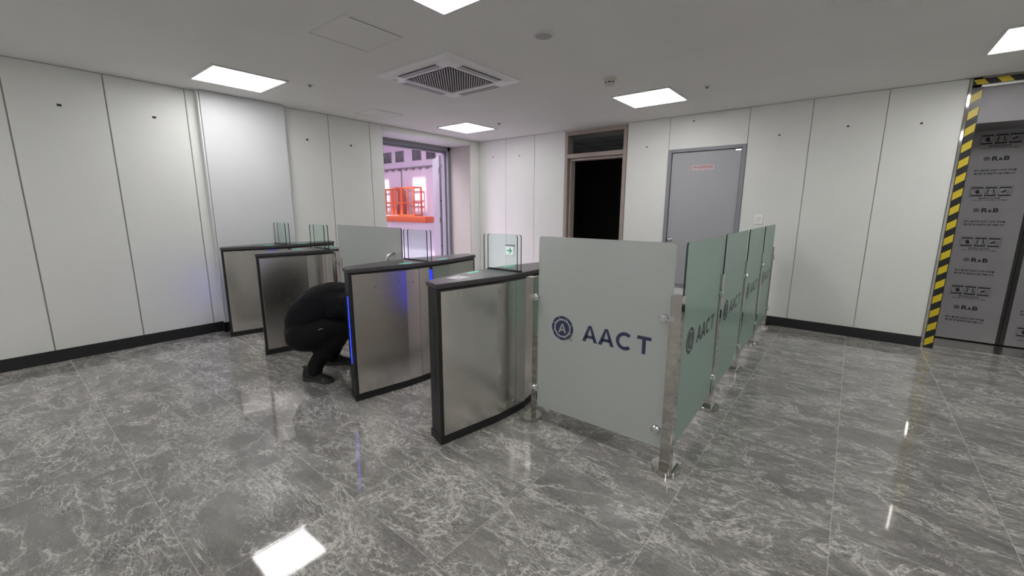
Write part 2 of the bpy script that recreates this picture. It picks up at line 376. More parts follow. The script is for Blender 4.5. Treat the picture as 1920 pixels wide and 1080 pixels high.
# unlit office behind it, its darkness put into the surface colour
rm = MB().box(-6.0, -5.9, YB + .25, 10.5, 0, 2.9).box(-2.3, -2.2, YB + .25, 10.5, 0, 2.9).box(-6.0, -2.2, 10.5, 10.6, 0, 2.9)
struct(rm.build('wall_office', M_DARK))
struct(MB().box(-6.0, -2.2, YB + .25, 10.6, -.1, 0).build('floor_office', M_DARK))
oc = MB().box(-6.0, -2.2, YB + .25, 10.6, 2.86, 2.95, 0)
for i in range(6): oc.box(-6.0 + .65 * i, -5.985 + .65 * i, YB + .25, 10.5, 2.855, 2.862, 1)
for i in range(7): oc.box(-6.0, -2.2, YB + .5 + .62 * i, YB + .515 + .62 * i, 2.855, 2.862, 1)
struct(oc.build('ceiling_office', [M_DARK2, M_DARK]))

# ---- deep doorway on the left: steel frame, open leaf
fx = -6.53
fr = MB().box(fx - .07, fx, 6.06, 6.13, 0, 2.715).box(fx - .15, fx - .07, 6.03, 6.13, 0, 2.715).box(fx - .07, fx, 4.16, 4.22, 0, 2.715).box(fx - .15, fx - .07, 4.16, 4.25, 0, 2.715)
fr.box(fx - .07, fx, 4.16, 6.13, 2.64, 2.715).box(fx - .15, fx - .07, 4.16, 6.13, 2.60, 2.715)
fr = fr.build('door_3', M_FRAMEGREY, bevel=.004); struct(fr)
lf = empty('steel_door_leaf', (-6.73, 6.03, .01), math.radians(147.0))
b = MB().box(0, .95, -.025, .025, 0, 2.56); b.build('leaf_panel', mat('mid_grey_door_paint', (.25, .245, .27), .4), lf, bevel=.003)
for z in (.25, 1.2, 2.2): MB().cyl((.0, .03, z), (.0, .03, z + .12), .012).build('hinge', M_FRAMEGREY, lf)
for z in (.72, 1.66): MB().cyl((-.001, .0, z), (-.004, .0, z), .012, seg=12).build('screw', M_INK, lf)
tag(lf, 'light grey steel door leaf swung open towards the bright hall', 'door')

# ---- hangar beyond
HX0, HY0, HY1, HZ = -72, -6, 34, 11
struct(MB().box(HX0, -6.6, HY0, HY1 + .5, -.15, -.005).build('floor_hangar', M_HFLOOR))
hw = MB().box(HX0, -6.6, HY1, HY1 + .4, 0, 6.45).box(HX0, -6.6, HY1 + .12, HY1 + .4, 6.45, HZ).box(HX0 - .3, HX0, HY0, HY1, 0, HZ).box(HX0, -6.6, HY0 - .3, HY0, 0, HZ)
hw.box(-6.6, -6.5, 7.2, HY1, 0, HZ).box(-6.62, -6.585, HY0, 4.16, 0, HZ).box(-6.62, -6.585, 6.13, 7.25, 0, HZ).box(-6.62, -6.585, 4.16, 6.13, 2.72, HZ)
struct(hw.build('wall_hangar', M_HWALL))
rf = MB(); ys = [HY0, -3.1, -1.3, 21.2, 21.6, 25.6, 29.0, HY1 + .5]
rf.box(HX0, -6.0, HY0, -2.9, HZ, HZ + .1).box(HX0, -6.0, -.9, 20.3, HZ, HZ + .1)  # roof openings are invented, shaped to throw sun strips on floor and far wall
rf.box(HX0, -6.0, 22.4, 24.2, HZ, HZ + .1).box(HX0, -6.0, 28.2, HY1 + .5, HZ, HZ + .1)
rf.box(HX0, -6, -2.15, -2.02, HZ, HZ + .1)
rf.box(HX0, -49.6, 24.2, 28.2, HZ, HZ + .1).box(-47.9, -43.0, 24.2, 28.2, HZ, HZ + .1).box(-40.6, -6.0, 24.2, 28.2, HZ, HZ + .1)
struct(rf.build('ceiling_hangar', M_HWALL))
tr = MB().box(HX0, -6.6, HY1 - .25, HY1, 6.38, 6.52, 0)
for i in range(44): tr.box(-70 + 1.35 * i, -69.6 + 1.35 * i, HY1 - .25, HY1, 6.2, 6.4, 0)
struct(tr.build('trim_hangar', M_HGREY))
for i, xc in enumerate((-51.2, -48.08, -45.54, -42.2, -39.6, -36.5)):
    w = struct(empty('window_%d' % (i + 1), (xc, HY1 + .12, 7.93)))
    MB().box(-.78, .78, -.04, .02, -.62, .62).build('window_pane', M_HPANE, w)
    f = MB().box(-.82, .82, -.07, 0, .6, .66).box(-.82, .82, -.07, 0, -.66, -.6).box(-.82, -.76, -.07, 0, -.66, .66).box(.76, .82, -.07, 0, -.66, .66).box(-.04, .04, -.07, 0, -.6, .6)
    f.build('window_frame', M_HGREY, w)
tag(MB().cyl((-45.1, HY1 - .1, 0), (-45.1, HY1 - .1, 6.4), .055, seg=10).build('drain_pipe', M_HGREY), 'thin dark pipe running down the far hangar wall', 'pipe')
def cage(xa, xb, z1, ncol, label, bw=.14, mid=2.2, y=HY1 - 1.6, dep=1.1, post_w=None):
    r = empty('orange_cage', ((xa + xb) / 2, y, 0)); hw_ = (xb - xa) / 2; b = MB()
    for yy in (0, dep):
        for z in (z1, mid, .75): b.box(-hw_, hw_, yy - bw / 2, yy + bw / 2, z - bw / 2, z + bw / 2)
    for xx in (-hw_, hw_):
        for z in (z1, mid, .75): b.box(xx - bw / 2, xx + bw / 2, 0, dep, z - bw / 2, z + bw / 2)
    b.build('rail', M_ORANGE, r)
    for i in range(ncol + 1):
        xx = -hw_ + 2 * hw_ * i / ncol; w = bw * (1.6 if post_w and i in post_w else .75)
        for yy in ((0, dep) if i in (0, ncol) else (0,)):
            MB().box(xx - w, xx + w, yy - .05, yy + .05, .02, z1).build('post', M_ORANGE, r)
    return tag(r, label, 'cage', 'orange steel cages in the hangar')
cage(-51.6, -45.15, 3.85, 5, 'orange steel cage of four open bays, the left one in the hangar', post_w=(5,))
cage(-44.5, -40.9, 4.0, 3, 'taller orange steel cage beside the left one, over the low platform', post_w=(0, 1))
pf = empty('orange_platform', (-42, HY1 - 2.8, 0))
MB().box(-4.2, 5.2, -.6, .9, .05, .66).box(-4.2, 5.2, -.62, .92, .0, .05).build('platform_body', M_ORANGE, pf, bevel=.02)
MB().box(-4.1, -1.1, -.62, .5, .66, .74).build('tread_plate', M_HWALL, pf)
tag(pf, 'low long orange steel platform on the hangar floor', 'platform')
tag(MB().box(-50.6, -47.2, HY1 - 3.2, HY1 - 2.2, .3, .62).box(-50.4, -50.2, HY1 - 3.1, HY1 - 2.9, 0, .3).box(-47.8, -47.6, HY1 - 3.1, HY1 - 2.9, 0, .3).build('steel_trolley', M_ORANGE), 'flat orange steel trolley left of the low platform', 'trolley')
tag(MB().box(-46.9, -45.3, HY1 - .35, HY1 - .02, .1, 1.9).build('metal_cabinet', M_HGREY, bevel=.01), 'grey metal box standing against the far wall behind the cage', 'cabinet')

# ---- elevator
EY = 7.0
el = struct(MB().box(.745, .830, YB - .006, YB + .14, 0, HC - .005).box(.745, 2.13, YB - .006, YB + .14, 2.70, HC - .005).box(2.045, 2.13, YB - .006, YB + .14, 0, HC - .005).build('door_4', [mat('satin_steel', (.5, .49, .48), .2, 1)], bevel=.002))
struct(MB().box(.70, .83, YB + .13, EY + .3, 0, HC).box(2.045, 2.15, YB + .13, EY + .3, 0, HC).box(.7, 2.15, EY + .12, EY + .3, 0, HC).build('wall_elevator', mat('dark_jamb', (.06, .06, .065), .5)))
to = empty('elevator_transom', (1.4375, YB, 0))
MB().box(-.607, .607, .02, EY - YB - .01, 2.362, 2.70).build('transom_panel', M_FILM, to, bevel=.002)
tag(to, 'plain grey film covered transom panel above the lift doors', 'panel')
def prints(b, xc, z, S_=1.0):
    T = T_back(xc, -.0015, z)
    def rect(a0, a1, c0, c1): b.box(xc + a0, xc + a1, -.0018, -.0012, z + c0, z + c1, 0)
    # outer frame
    for a in ((-.162, .162, .058, .060), (-.162, .162, -.060, -.058), (-.162, -.160, -.06, .06), (.160, .162, -.06, .06)): rect(*a)
    for k in (-1, 0, 1):
        cx = k * .104
        rect(cx - .044, cx + .044, .034, .049); rect(cx - .044, cx + .044, -.049, -.034); rect(cx - .045, cx - .042, -.047, .047); rect(cx + .042, cx + .045, -.047, .047)
    # hand crossed out
    cx = -.104
    b.cyl((xc + cx + .006, -.0012, z - .006), (xc + cx + .006, -.0018, z - .006), .017, seg=16)
    for i, a in enumerate((150, 118, 95, 72)):
        t = math.radians(a); b.tube([(xc + cx + .006, -.0015, z - .004), (xc + cx + .006 + .030 * math.cos(t), -.0015, z - .004 + .030 * math.sin(t))], .0035, seg=5)
    b.tube([(xc + cx - .038, -.0015, z + .028), (xc + cx + .038, -.0015, z - .028)], .0016, seg=5)
    # two figures leaning on the doors
    for cx2, sgn in ((-.02, 1), (.02, -1)):
        b.cyl((xc + cx2, -.0012, z + .024), (xc + cx2, -.0018, z + .024), .006, seg=10)
        b.tube([(xc + cx2, -.0015, z + .018), (xc + cx2 - .006 * sgn, -.0015, z - .006)], .005, seg=5)
        b.tube([(xc + cx2 - .006 * sgn, -.0015, z - .006), (xc + cx2 - .016 * sgn, -.0015, z - .03)], .0032, seg=5)
        b.tube([(xc + cx2 - .006 * sgn, -.0015, z - .006), (xc + cx2 + .008 * sgn, -.0015, z - .03)], .0032, seg=5)
        b.tube([(xc + cx2, -.0015, z + .012), (xc + cx2 + .016 * sgn, -.0015, z + .002)], .0026, seg=5)
    # camera
    cx = .104
    b.prism([(xc + cx - .030, z - .004), (xc + cx + .008, z + .018), (xc + cx + .016, z + .004), (xc + cx - .020, z - .016)], .0012, .0018, 0, T=lambda v: (v[0], -v[2], v[1]))
    b.tube([(xc + cx - .002, -.0015, z - .004), (xc + cx + .004, -.0015, z - .016), (xc + cx + .026, -.0015, z - .012)], .0024, seg=5)
    b.tube([(xc + cx + .026, -.0015, z - .028), (xc + cx + .026, -.0015, z + .016)], .0022, seg=5)
    b.text('엘리베이터 임시보호', .019, T_back(xc, -.0012, z - .074), bold=.0006)
    b.text('손대지 마십시오, 기대지 마십시오, CCTV 촬영중', .0135, T_back(xc, -.0012, z - .094), bold=.0004)
    z2 = z - .205
    b.text('R', .062, T_back(xc - .02, -.0012, z2), bold=.0024, sx=1.25).text('&', .040, T_back(xc + .024, -.0012, z2 - .005), bold=.0016, sx=1.1).text('B', .062, T_back(xc + .066, -.0012, z2), bold=.0024, sx=1.25)
    for i, (dz, l) in enumerate(((.016, .045), (.006, .05), (-.004, .05), (-.014, .042))):
        b.tube([(xc - .105 + .006 * (i % 2), -.0015, z2 + dz), (xc - .08, -.0015, z2 + dz + .004), (xc - .105 + l, -.0015, z2 + dz - .001)], .0032, seg=5)
    b.text('문이 열리면 승강기 안의 바닥을', .024, T_back(xc, -.0012, z2 - .123), bold=.0008)
    b.text('확인한 후 탑승하시길 바랍니다.', .024, T_back(xc, -.0012, z2 - .158), bold=.0008)
def lift_door(xa, xb, label, phase):
    r = empty('elevator_door', ((xa + xb) / 2, EY, 0)); hw_ = (xb - xa) / 2
    MB().box(-hw_, hw_, .001, .045, .012, 2.75).build('door_leaf', M_TBLK, r)
    e0 = .028 if xa < 1 else .036
    MB().box(-hw_ + (0.012 if xa < 1 else e0), hw_ - (e0 if xa < 1 else 0.01), -.001, .001, .018, 2.75).build('protective_film', M_FILM, r)
    b = MB(); xc = 1.135 - (xa + xb) / 2 if xa < 1 else 1.70 - (xa + xb) / 2
    for k_ in range(5):
        z = phase + .555 * k_
        if z > .1: prints(b, xc, z)
    b.build('printed_notice', M_INK, r, recalc=False)
    tag(r, label, 'door', 'film covered elevator doors')
lift_door(.835, 1.437, 'left lift door leaf wrapped in grey printed protective film', .60)
lift_door(1.441, 2.042, 'right lift door leaf wrapped in grey film, cut by the photo edge', .19)
struct(MB().box(.83, 2.045, YB + .15, EY + .06, -.004, .004).build('trim_elevator_sill', M_STEEL))
def stripes(b, L_, w, period, slant, place, first=0.0):
    # tape ribbon: black, with yellow parallelograms clipped to its ends
    b.add([place(0, 0, 0), place(L_, 0, 0), place(L_, w, 0), place(0, w, 0)], [(0, 1, 2, 3)], 1)
    b.add([place(0, 0, -.0012), place(L_, 0, -.0012), place(L_, w, -.0012), place(0, w, -.0012)], [(0, 3, 2, 1)], 1)
    t = first
    while t < L_:
        P = [(max(0, min(L_, a)), c) for a, c in ((t, .08 * w), (t + period * .5, .08 * w), (t + period * .5 + slant, .92 * w), (t + slant, .92 * w))]
        b.add([place(a, c, .0005) for a, c in P], [(0, 1, 2, 3)], 0); t += period
b = MB(); stripes(b, 2.70, .080, .158, .05, lambda a, c, h: (.7625 + c, YB - .0085 - h, .005 + a), .02)
tag(b.build('hazard_tape', [M_YEL, M_TBLK], recalc=False), 'yellow and black hazard tape running up the left lift jamb', 'tape', 'hazard tapes around the lift')
b = MB(); stripes(b, 1.36, .058, .165, -.04, lambda a, c, h: (.765 + a, YB - .0085 - h, 2.725 + c), .03)
tag(b.build('hazard_tape', [M_YEL, M_TBLK], recalc=False), 'yellow and black hazard tape along the lift head under the ceiling', 'tape', 'hazard tapes around the lift')
struct(MB().box(.7425, .7625, YB - .012, YB + .02, 0, HC - .006).build('trim_1', M_POLISH))

# ================================================================== CEILING
def ceiling_light(cx, cyy, label):
    r = empty('ceiling_light', (cx, cyy, HC)); h = .345
    f = MB().box(-h, h, -h, -h + .022, -.012, 0).box(-h, h, h - .022, h, -.012, 0).box(-h, -h + .022, -h + .022, h - .022, -.012, 0).box(h - .022, h, -h + .022, h - .022, -.012, 0)
    f.build('frame', M_WHITEMETAL, r, bevel=.002)
    MB().box(-h + .022, h - .022, -h + .022, h - .022, -.007, -.001).build('diffuser', M_LAMP, r)
    tag(r, label, 'ceiling light', 'square flush ceiling light panels')
ceiling_light(-5.10, 1.865, 'lit square ceiling panel at the left, above the white pilaster')
ceiling_light(-5.10, 5.17, 'lit square ceiling panel near the bright doorway, smallest in view')
ceiling_light(-2.00, 1.83, 'lit square ceiling panel cut off by the top edge of the photo')
ceiling_light(-2.055, 5.17, 'lit square ceiling panel right of the smoke detector')
ceiling_light(1.035, 5.17, 'lit square ceiling panel at the upper right, near the lift')
ceiling_light(-.60, -1.35, 'added unseen square ceiling panel behind the viewer, middle column')  # unseen panels from here on, added to brighten the room
ceiling_light(-5.10, -1.48, 'added unseen square ceiling panel behind the viewer, left column')
ceiling_light(1.035, -1.48, 'added unseen square ceiling panel behind the viewer, right column')

ceiling_light(1.035, 1.83, 'added unseen square ceiling panel above the right side of the room')
for i_, x_ in enumerate((-5.10, -2.03, 1.035, 4.1)):
    ceiling_light(x_, -4.8, 'added unseen square ceiling panel in the row farthest behind the viewer, ' + ('against the left wall', 'second from the left wall', 'third from the left wall', 'against the right wall')[i_])
for y_, w_ in ((-1.48, 'just behind the viewer'), (1.83, 'level with the gates'), (5.17, 'nearest the back wall')): ceiling_light(4.1, y_, 'added unseen square ceiling panel in the rightmost column, ' + w_)
def air_conditioner(cx, cyy):
    r = empty('ceiling_air_conditioner', (cx, cyy, HC)); h = .515
    def rr(hh, rad, n=8):
        P = []
        for qx, qy, a0 in ((1, 1, 0), (-1, 1, 90), (-1, -1, 180), (1, -1, 270)):
            for i in range(n + 1):
                a = math.radians(a0 + 90 * i / n); P.append((qx * (hh - rad) + rad * math.cos(a), qy * (hh - rad) + rad * math.sin(a)))
        return P
    # fascia: nested rounded-square rings
    rings = [(h, .03, 0), (h, .03, -.014), (.47, .10, -.022), (.455, .12, -.034), (.40, .06, -.040), (.345, .02, -.042), (.325, .015, -.036), (.315, .01, -.030)]
    vs = []; fs = []; n = len(rr(1, .1))
    for hh, rad, z in rings: vs += [(x, y, z) for x, y in rr(hh, rad)]
    for k in range(len(rings) - 1):
        for i in range(n):
            j = (i + 1) % n; fs.append((k * n + i, k * n + j, (k + 1) * n + j, (k + 1) * n + i))
    MB().add(vs, fs).build('fascia', M_ACWHITE, r, smooth=True)
    for q in range(4):
        a = math.pi / 2 * q; ca, sa = math.cos(a), math.sin(a)
        def R(v): return (v[0] * ca - v[1] * sa, v[0] * sa + v[1] * ca, v[2])
        b = MB()
        b.add([R(v) for v in [(-.27, .375, -.0395), (.27, .375, -.0395), (.27, .445, -.0362), (-.27, .445, -.0362), (-.27, .375, -.044), (.27, .375, -.044), (.27, .432, -.041), (-.27, .432, -.041)]],
              [(0, 1, 2, 3), (4, 7, 6, 5), (0, 4, 5, 1), (1, 5, 6, 2), (2, 6, 7, 3), (3, 7, 4, 0)], 0)
        b.add([R(v) for v in [(-.272, .433, -.0412), (.272, .433, -.0412), (.272, .446, -.0402), (-.272, .446, -.0402)]], [(0, 1, 2, 3)], 1)
        b.add([R(v) for v in [(-.272, .368, -.0425), (.272, .368, -.0425), (.272, .375, -.0445), (-.272, .375, -.0445)]], [(0, 1, 2, 3)], 1)
        b.build('air_vane', [M_GRILL, M_SHADOWGAP], r, recalc=False)
    g = MB().box(-.32, .32, -.32, .32, -.022, -.010, 1)
    q_ = .7071
    for i in range(-18, 19):          # slats run corner to corner
        o_ = i * .0235; L_ = .315 * 1.41421 - abs(o_) - .012
        for (z0, z1, hw2) in ((-.036, -.020, .0062),):
            vs = []
            for z in (z0, z1):
                for a_, c_ in ((-L_, o_ - hw2), (L_, o_ - hw2), (L_, o_ + hw2), (-L_, o_ + hw2)):
                    vs.append((-a_ * q_ + c_ * q_, a_ * q_ + c_ * q_, z))
            g.add(vs, [(0, 3, 2, 1), (4, 5, 6, 7), (0, 1, 5, 4), (1, 2, 6, 5), (2, 3, 7, 6), (3, 0, 4, 7)], 0)
    g.build('intake_grille', [M_GRILL, M_SHADOWGAP], r)
    MB().lathe([(.026, -.038), (.026, -.047), (.02, -.05)], (-.385, -.385, 0), seg=20).build('sensor_button', M_WHITEMETAL, r, smooth=True)
    tag(r, 'square white four-way cassette air conditioner set in the ceiling', 'air conditioner')
air_conditioner(-3.345, 3.17)
def hatch(cx, cyy, hx, hy, label):
    r = empty('access_panel', (cx, cyy, HC)); b = MB(); t = .008
    b.box(-hx, hx, -hy, -hy + t, -.003, 0).box(-hx, hx, hy - t, hy, -.003, 0).box(-hx, -hx + t, -hy, hy, -.003, 0).box(hx - t, hx, -hy, hy, -.003, 0)
    b.build('trim_frame', M_WHITEMETAL, r)
    MB().box(-hx + t + .003, hx - t - .003, -hy + t + .003, hy - t - .003, -.002, 0).build('hatch_panel', M_CEIL, r)
    MB().box(hx - t - .007, hx - t, -hy + .05, hy - t, -.0032, -.0002).box(-hx + t, -hx + t + .003, -hy + t, hy - t, -.0022, -.0002).box(-hx + t, hx - t, -hy + t, -hy + t + .003, -.0012, -.0002).build('shadow_gap', M_SHADOWGAP, r)
    tag(r, label, 'ceiling hatch', 'flush ceiling access hatches')
hatch(-3.12, 1.99, .25, .25, 'larger square ceiling access hatch left of the top light')
hatch(-5.36, 3.70, .24, .24, 'smaller looking ceiling access hatch above the left wall by the doorway')
r = empty('ceiling_speaker', (-2.002, 2.868, HC))
MB().lathe([(.088, 0), (.088, -.006), (.08, -.011), (.066, -.012)], seg=40).build('rim', M_WHITEMETAL, r, smooth=True)
MB().lathe([(.064, -.0115), (.06, -.014), (.0, -.015)], seg=40).build('speaker_grille', textured('perforated_mesh', (.42, .41, .40), (.52, .51, .5), 150, .6), r, smooth=True)
tag(r, 'round flush ceiling speaker right of the top light', 'speaker')
r = empty('smoke_detector', (-2.088, 4.17, HC))
MB().lathe([(.068, 0), (.068, -.014), (.062, -.022), (.05, -.030)], seg=36).build('mounting_base', M_CREAM, r, smooth=True)
MB().lathe([(.052, -.028), (.052, -.052), (.046, -.064), (.030, -.068)], seg=36).build('sensor_head', M_CREAM, r, smooth=True)
b = MB()
for i in range(8):
    a0 = 2 * math.pi * i / 8 + .1; pts = [(.0528 * math.cos(a0 + t * .5), .0528 * math.sin(a0 + t * .5)) for t in (0, .5, 1)]
    b.add([(x, y, z) for x, y in pts for z in (-.050, -.039)], [(0, 1, 3, 2), (2, 3, 5, 4)])
b.build('air_slots', M_INK, r, recalc=False)
tag(r, 'cream round smoke detector between the speaker and the right ceiling light', 'smoke detector')
def sprinkler(x, y, label):
    r = empty('sprinkler', (x, y, HC))
    MB().lathe([(.04, 0), (.04, -.003), (.022, -.004)], seg=24).build('escutcheon', M_WHITEMETAL, r, smooth=True)
    MB().lathe([(.014, -.003), (.014, -.008), (.008, -.016), (.015, -.018), (.015, -.02)], seg=18).build('sprinkler_head', M_HGREY, r, smooth=True)
    tag(r, label, 'sprinkler', 'small ceiling sprinklers')
sprinkler(-4.717, 2.409, 'small ceiling sprinkler right of the left light panel')
sprinkler(-1.397, 5.074, 'small ceiling sprinkler right of the light beside the smoke detector')
sprinkler(-4.44, 5.208, 'small ceiling sprinkler beside the light panel near the bright doorway')
# wall fittings
r = empty('exit_sign', (-5.174, YB, .705))
MB().box(-.094, .094, -.012, 0, -.082, .082).build('sign_plate', mat('sign_white', (.8, .8, .8), .4, emit=(1, 1, 1), es=.25), r, bevel=.002)
MB().box(-.1, .125, -.02, 0, .092, .115).build('bracket', M_HGREY, r)
G_ = mat('sign_green', (.0, .42, .18), .5)
b = MB().box(-.066, .03, -.0135, -.012, -.012, .012)
b.prism([(.062, 0), (.012, .056), (-.012, .056), (.022, .0)][::-1], .012, .0135, T=lambda v: (v[0], -v[2], v[1])).prism([(.062, 0), (.012, -.056), (-.012, -.056), (.022, .0)], .012, .0135, T=lambda v: (v[0], -v[2], v[1]))
b.build('arrow', G_, r)
tag(r, 'white exit guide sign with green arrow low on the back wall', 'sign')
r = empty('light_switch', (-.98, YB, 1.382))
MB().box(-.05, .05, -.010, 0, -.062, .062).build('switch_plate', mat('switch_white', (.93, .93, .93), .35), r, bevel=.003)
MB().box(-.026, .026, -.015, -.008, -.03, .03).build('rocker', mat('switch_rocker', (.80, .80, .80), .3), r, bevel=.002)
tag(r, 'white wall light switch right of the grey steel door', 'light switch')

# ================================================================== SPEED GATES
def half_w(y, w0=.068, wf=.150, wc=.160, yf=.24):
    a = abs(y)
    if a >= yf: return w0 + (wf - w0) * (.70 - a) / (.70 - yf)
    return wf + (wc - wf) * (1 - (a / yf) ** 2)
YN = [-.70, -.24, -.16, -.08, 0, .08, .16, .24, .70]
def outline(off=0.0, ins=0.0):
    # right side goes from y=-.70 to +.655, left side back; ends are cut on a slant
    R = [(half_w(y) + off, y) for y in [-.70 - ins, -.24, -.16, -.08, 0, .08, .16, .24, .652 + ins]]
    Lf = [(-half_w(y) - off, y) for y in [.70 + ins, .24, .16, .08, 0, -.08, -.16, -.24, -.652 - ins]]
    return R + Lf
H_LID = 1.055
def gate(x, label, led=True, seam=True, group='speed gate cabinets'):
    """lane side is local +x; the back side (-x) is the mirrored plan"""
    r = empty('speed_gate', (x, 2.357, 0))
    body = MB().prism(outline(0, 0), .0, 1.018)
    body.build('cabinet_body', M_BLACK, r, bevel=.006)
    MB().prism(outline(.006, .006), 0, .05).build('plinth', M_BLACK, r, bevel=.002)
    MB().prism(outline(.008, .008), 1.022, H_LID).build('lid', M_LID, r, bevel=.006)
    MB().box(-.150, .150, .092, .0945, H_LID - .0004, H_LID + .0006).build('lid_joint', M_INK, r)
    for sg in (1, -1):
        def strip(y0, y1, t=.0035, name='side_panel', z0=.056, z1=1.006):
            ysl = sorted({y0, y1} | {q for q in YN if y0 < q < y1}); P = []
            P = [(sg * (half_w(q) + .0005), q) for q in ysl] + [(sg * (half_w(q) + t), q) for q in reversed(ysl)]
            return MB().prism(P, z0, z1).build(name, M_STEEL, r, bevel=.0012, seg=1)
        a0, a1 = (-.676, .628) if sg > 0 else (-.628, .676)
        strip(a0, -.113); strip(.052 if sg > 0 else .046, a1)
        if sg > 0 and seam: strip(-.109, .0, name='centre_panel'); strip(.036, .048, name='centre_panel')
        else: strip(-.109, .042, name='centre_panel')
        for yy in (-.137, .075):
            for zz in (.955, .105):
                X = sg * (half_w(yy) + .003)
                MB().cyl((X, yy, zz), (X + sg * .003, yy, zz), .0085, seg=18).build('screw', M_CHROME, r)
        if (sg > 0 and seam):
            MB().box(sg * .157, sg * .1615, .006, .030, .52, .985).build('seam_light', M_BLUE2, r)
    for yy, zz in ((-.50, .90), (-.30, .915), (-.17, .90), (.12, .87), (.28, .885), (-.47, .55)):
        X = half_w(yy) + .003
        MB().cyl((X, yy, zz), (X + .0009, yy, zz), .005, seg=12).build('pin_hole', M_INK, r)
    # light strip in the slanted nose
    c0 = Vector((0, -.676, 0)); tdir = Vector((.943, -.333, 0)); ndir = Vector((-.333, -.943, 0))
    def nose(z0, z1, w, dd, name, m, flip=1):
        P = []
        for z, s_ in ((z0, -1), (z1, 1)):
            for i in range(9):
                a = math.pi * i / 8; P.append((w * math.cos(a) * s_ * -1, z + s_ * w * math.sin(a)))
        P = [(w * math.cos(math.pi + math.pi * i / 8), z0 + w * math.sin(math.pi + math.pi * i / 8)) for i in range(9)] + [(w * math.cos(math.pi * i / 8), z1 + w * math.sin(math.pi * i / 8)) for i in range(9)]
        def T(v):
            q = c0 + tdir * v[0] + ndir * v[2]; q.z = v[1]
            return (q.x * flip, q.y * flip, q.z)
        MB().prism(P, -.004, dd, T=T).build(name, m, r)
    nose(.30, .83, .0125, .0011, 'light_slot', M_INK); nose(.302, .828, .0085, .0020, 'light_strip', M_BLUE if led else M_BLUEDIM)
    nose(.30, .83, .0125, .0012, 'light_slot', M_INK, flip=-1); nose(.302, .828, .0085, .0020, 'light_strip', M_BLUEDIM, flip=-1)
    for y0, y1 in ((-.265, -.145), (.145, .265)):
        X0, X1 = half_w(y0) - .042, half_w(y1) - .042
        MB().prism([(X0 - .006, y0), (X0 + .006, y0), (X1 + .006, y1), (X1 - .006, y1)], H_LID - .001, H_LID + .0012).build('status_light', M_GREEN, r)
    for yy in (-.012, .031):
        P = []; w, z0, z1, rd = .158, H_LID - .03, 1.322, .02
        P = [(-w, z0), (w, z0)] + [(w - rd + rd * math.cos(a), z1 - rd + rd * math.sin(a)) for a in [math.pi / 2 * i / 6 for i in range(7)]] + [(-w + rd - rd * math.sin(a), z1 - rd + rd * math.cos(a)) for a in [math.pi / 2 * i / 6 for i in range(7)]]
        b = MB().prism(P, yy - .005, yy + .005, 0, side=1, T=lambda v: (v[0], v[2], v[1]))
        g_ = b.build('glass_flap', [M_GLASS, M_GEDGE], r)
    MB().box(-.160, .160, -.024, -.018, H_LID - .002, H_LID + .009).box(-.160, .160, .005 - .011, .0, H_LID - .002, H_LID + .005).build('rubber_channel', M_RUBBER, r)
    return tag(r, label, 'speed gate', group)
g1 = gate(-5.650, 'steel and black speed gate cabinet nearest the left wall, partly behind its neighbour')
g2 = gate(-4.660, 'speed gate cabinet directly behind the crouching person'); g2.rotation_euler.z = math.pi
g3 = gate(-2.965, 'speed gate cabinet in front of the crouching person, with glowing blue strip on its nose')
g4 = gate(-1.975, 'speed gate cabinet nearest the viewer, beside the frosted front glass', led=False); g4.rotation_euler.z = math.pi
# lit nose strips belong to the end that faces the viewer's side of the room
def swap_ends(g, lit):
    st = [c for c in kids(g) if c.name.startswith('light_strip')]
    for c in st: c.data.materials[0] = M_BLUEDIM
    if lit is not None:
        st[lit].data.materials[0] = M_BLUE
swap_ends(g1, 0); swap_ends(g2, None); swap_ends(g3, 0); swap_ends(g4, None)
# paper on the front gate
r = empty('paper_label', (-1.99, 1.915, H_LID)); r.rotation_euler.z = math.radians(8)
MB().box(-.055, .055, -.062, .062, .0003, .0012).build('sheet', M_PAPER, r)
MB().lathe([(.013, .0012), (.013, .0016), (.007, .0017)], (.012, -.01, 0), seg=18).build('printed_mark', mat('grey_print', (.2, .2, .22), .5), r)
tag(r, 'small white paper label lying on the lid of the nearest gate', 'paper')

# ================================================================== GLASS RAILING
ROW = math.atan2(.020, 1.0)      # the side row leans a degree off the room's axis
RO = Vector((-.693, 2.31, 0))
def make_post(clamps, wrap=False):
    r = empty('railing_post')
    MB().lathe([(.082, 0), (.082, .0275), (.0805, .029), (.055, .0292)], seg=48).build('base_disc', M_POLISH, r, smooth=True)
    MB().box(-.03, .03, -.03, .03, .029, 1.045).build('pole', M_POLISH, r, bevel=.002)
    for dx, dy, z in clamps:          # knob clamps reach sideways to the glass
        c = MB()
        if dy == 0:
            X = dx * .062; Yf = -.018
            c.box(min(0, X), max(0, X), -.034, .0, z - .014, z + .014)
            c.lathe([(.010, .006), (.022, .004), (.024, -.012), (.018, -.013), (.018, -.020), (.025, -.021), (.026, -.030), (.022, -.036), (.0, -.0385)], (X, Yf, z), axis='y', seg=28)
        else:
            Y = dy * .062
            c.box(-.034 + .034, .034, min(0, Y), max(0, Y), z - .014, z + .014)
            c.lathe([(.010, -.006), (.022, -.004), (.024, .012), (.018, .013), (.018, .020), (.025, .021), (.026, .030), (.022, .036), (.0, .0385)], (.012, Y, z), axis='x', seg=28)
        c.build('glass_clamp', M_CHROME, r, smooth=True)
    return r
def rowpt(t): return RO + Vector((-math.sin(ROW) * t, math.cos(ROW) * t, 0))
p0 = make_post([(1, 0, .915), (1, 0, .262)]); p0.location = (-1.680, 2.315, 0)
tag(p0, 'polished square post left of the front frosted panel, beside the nearest gate', 'railing post', 'polished steel railing posts')
p1 = make_post([(-1, 0, .915), (-1, 0, .25)]); p1.location = (-.693, 2.31, 0)
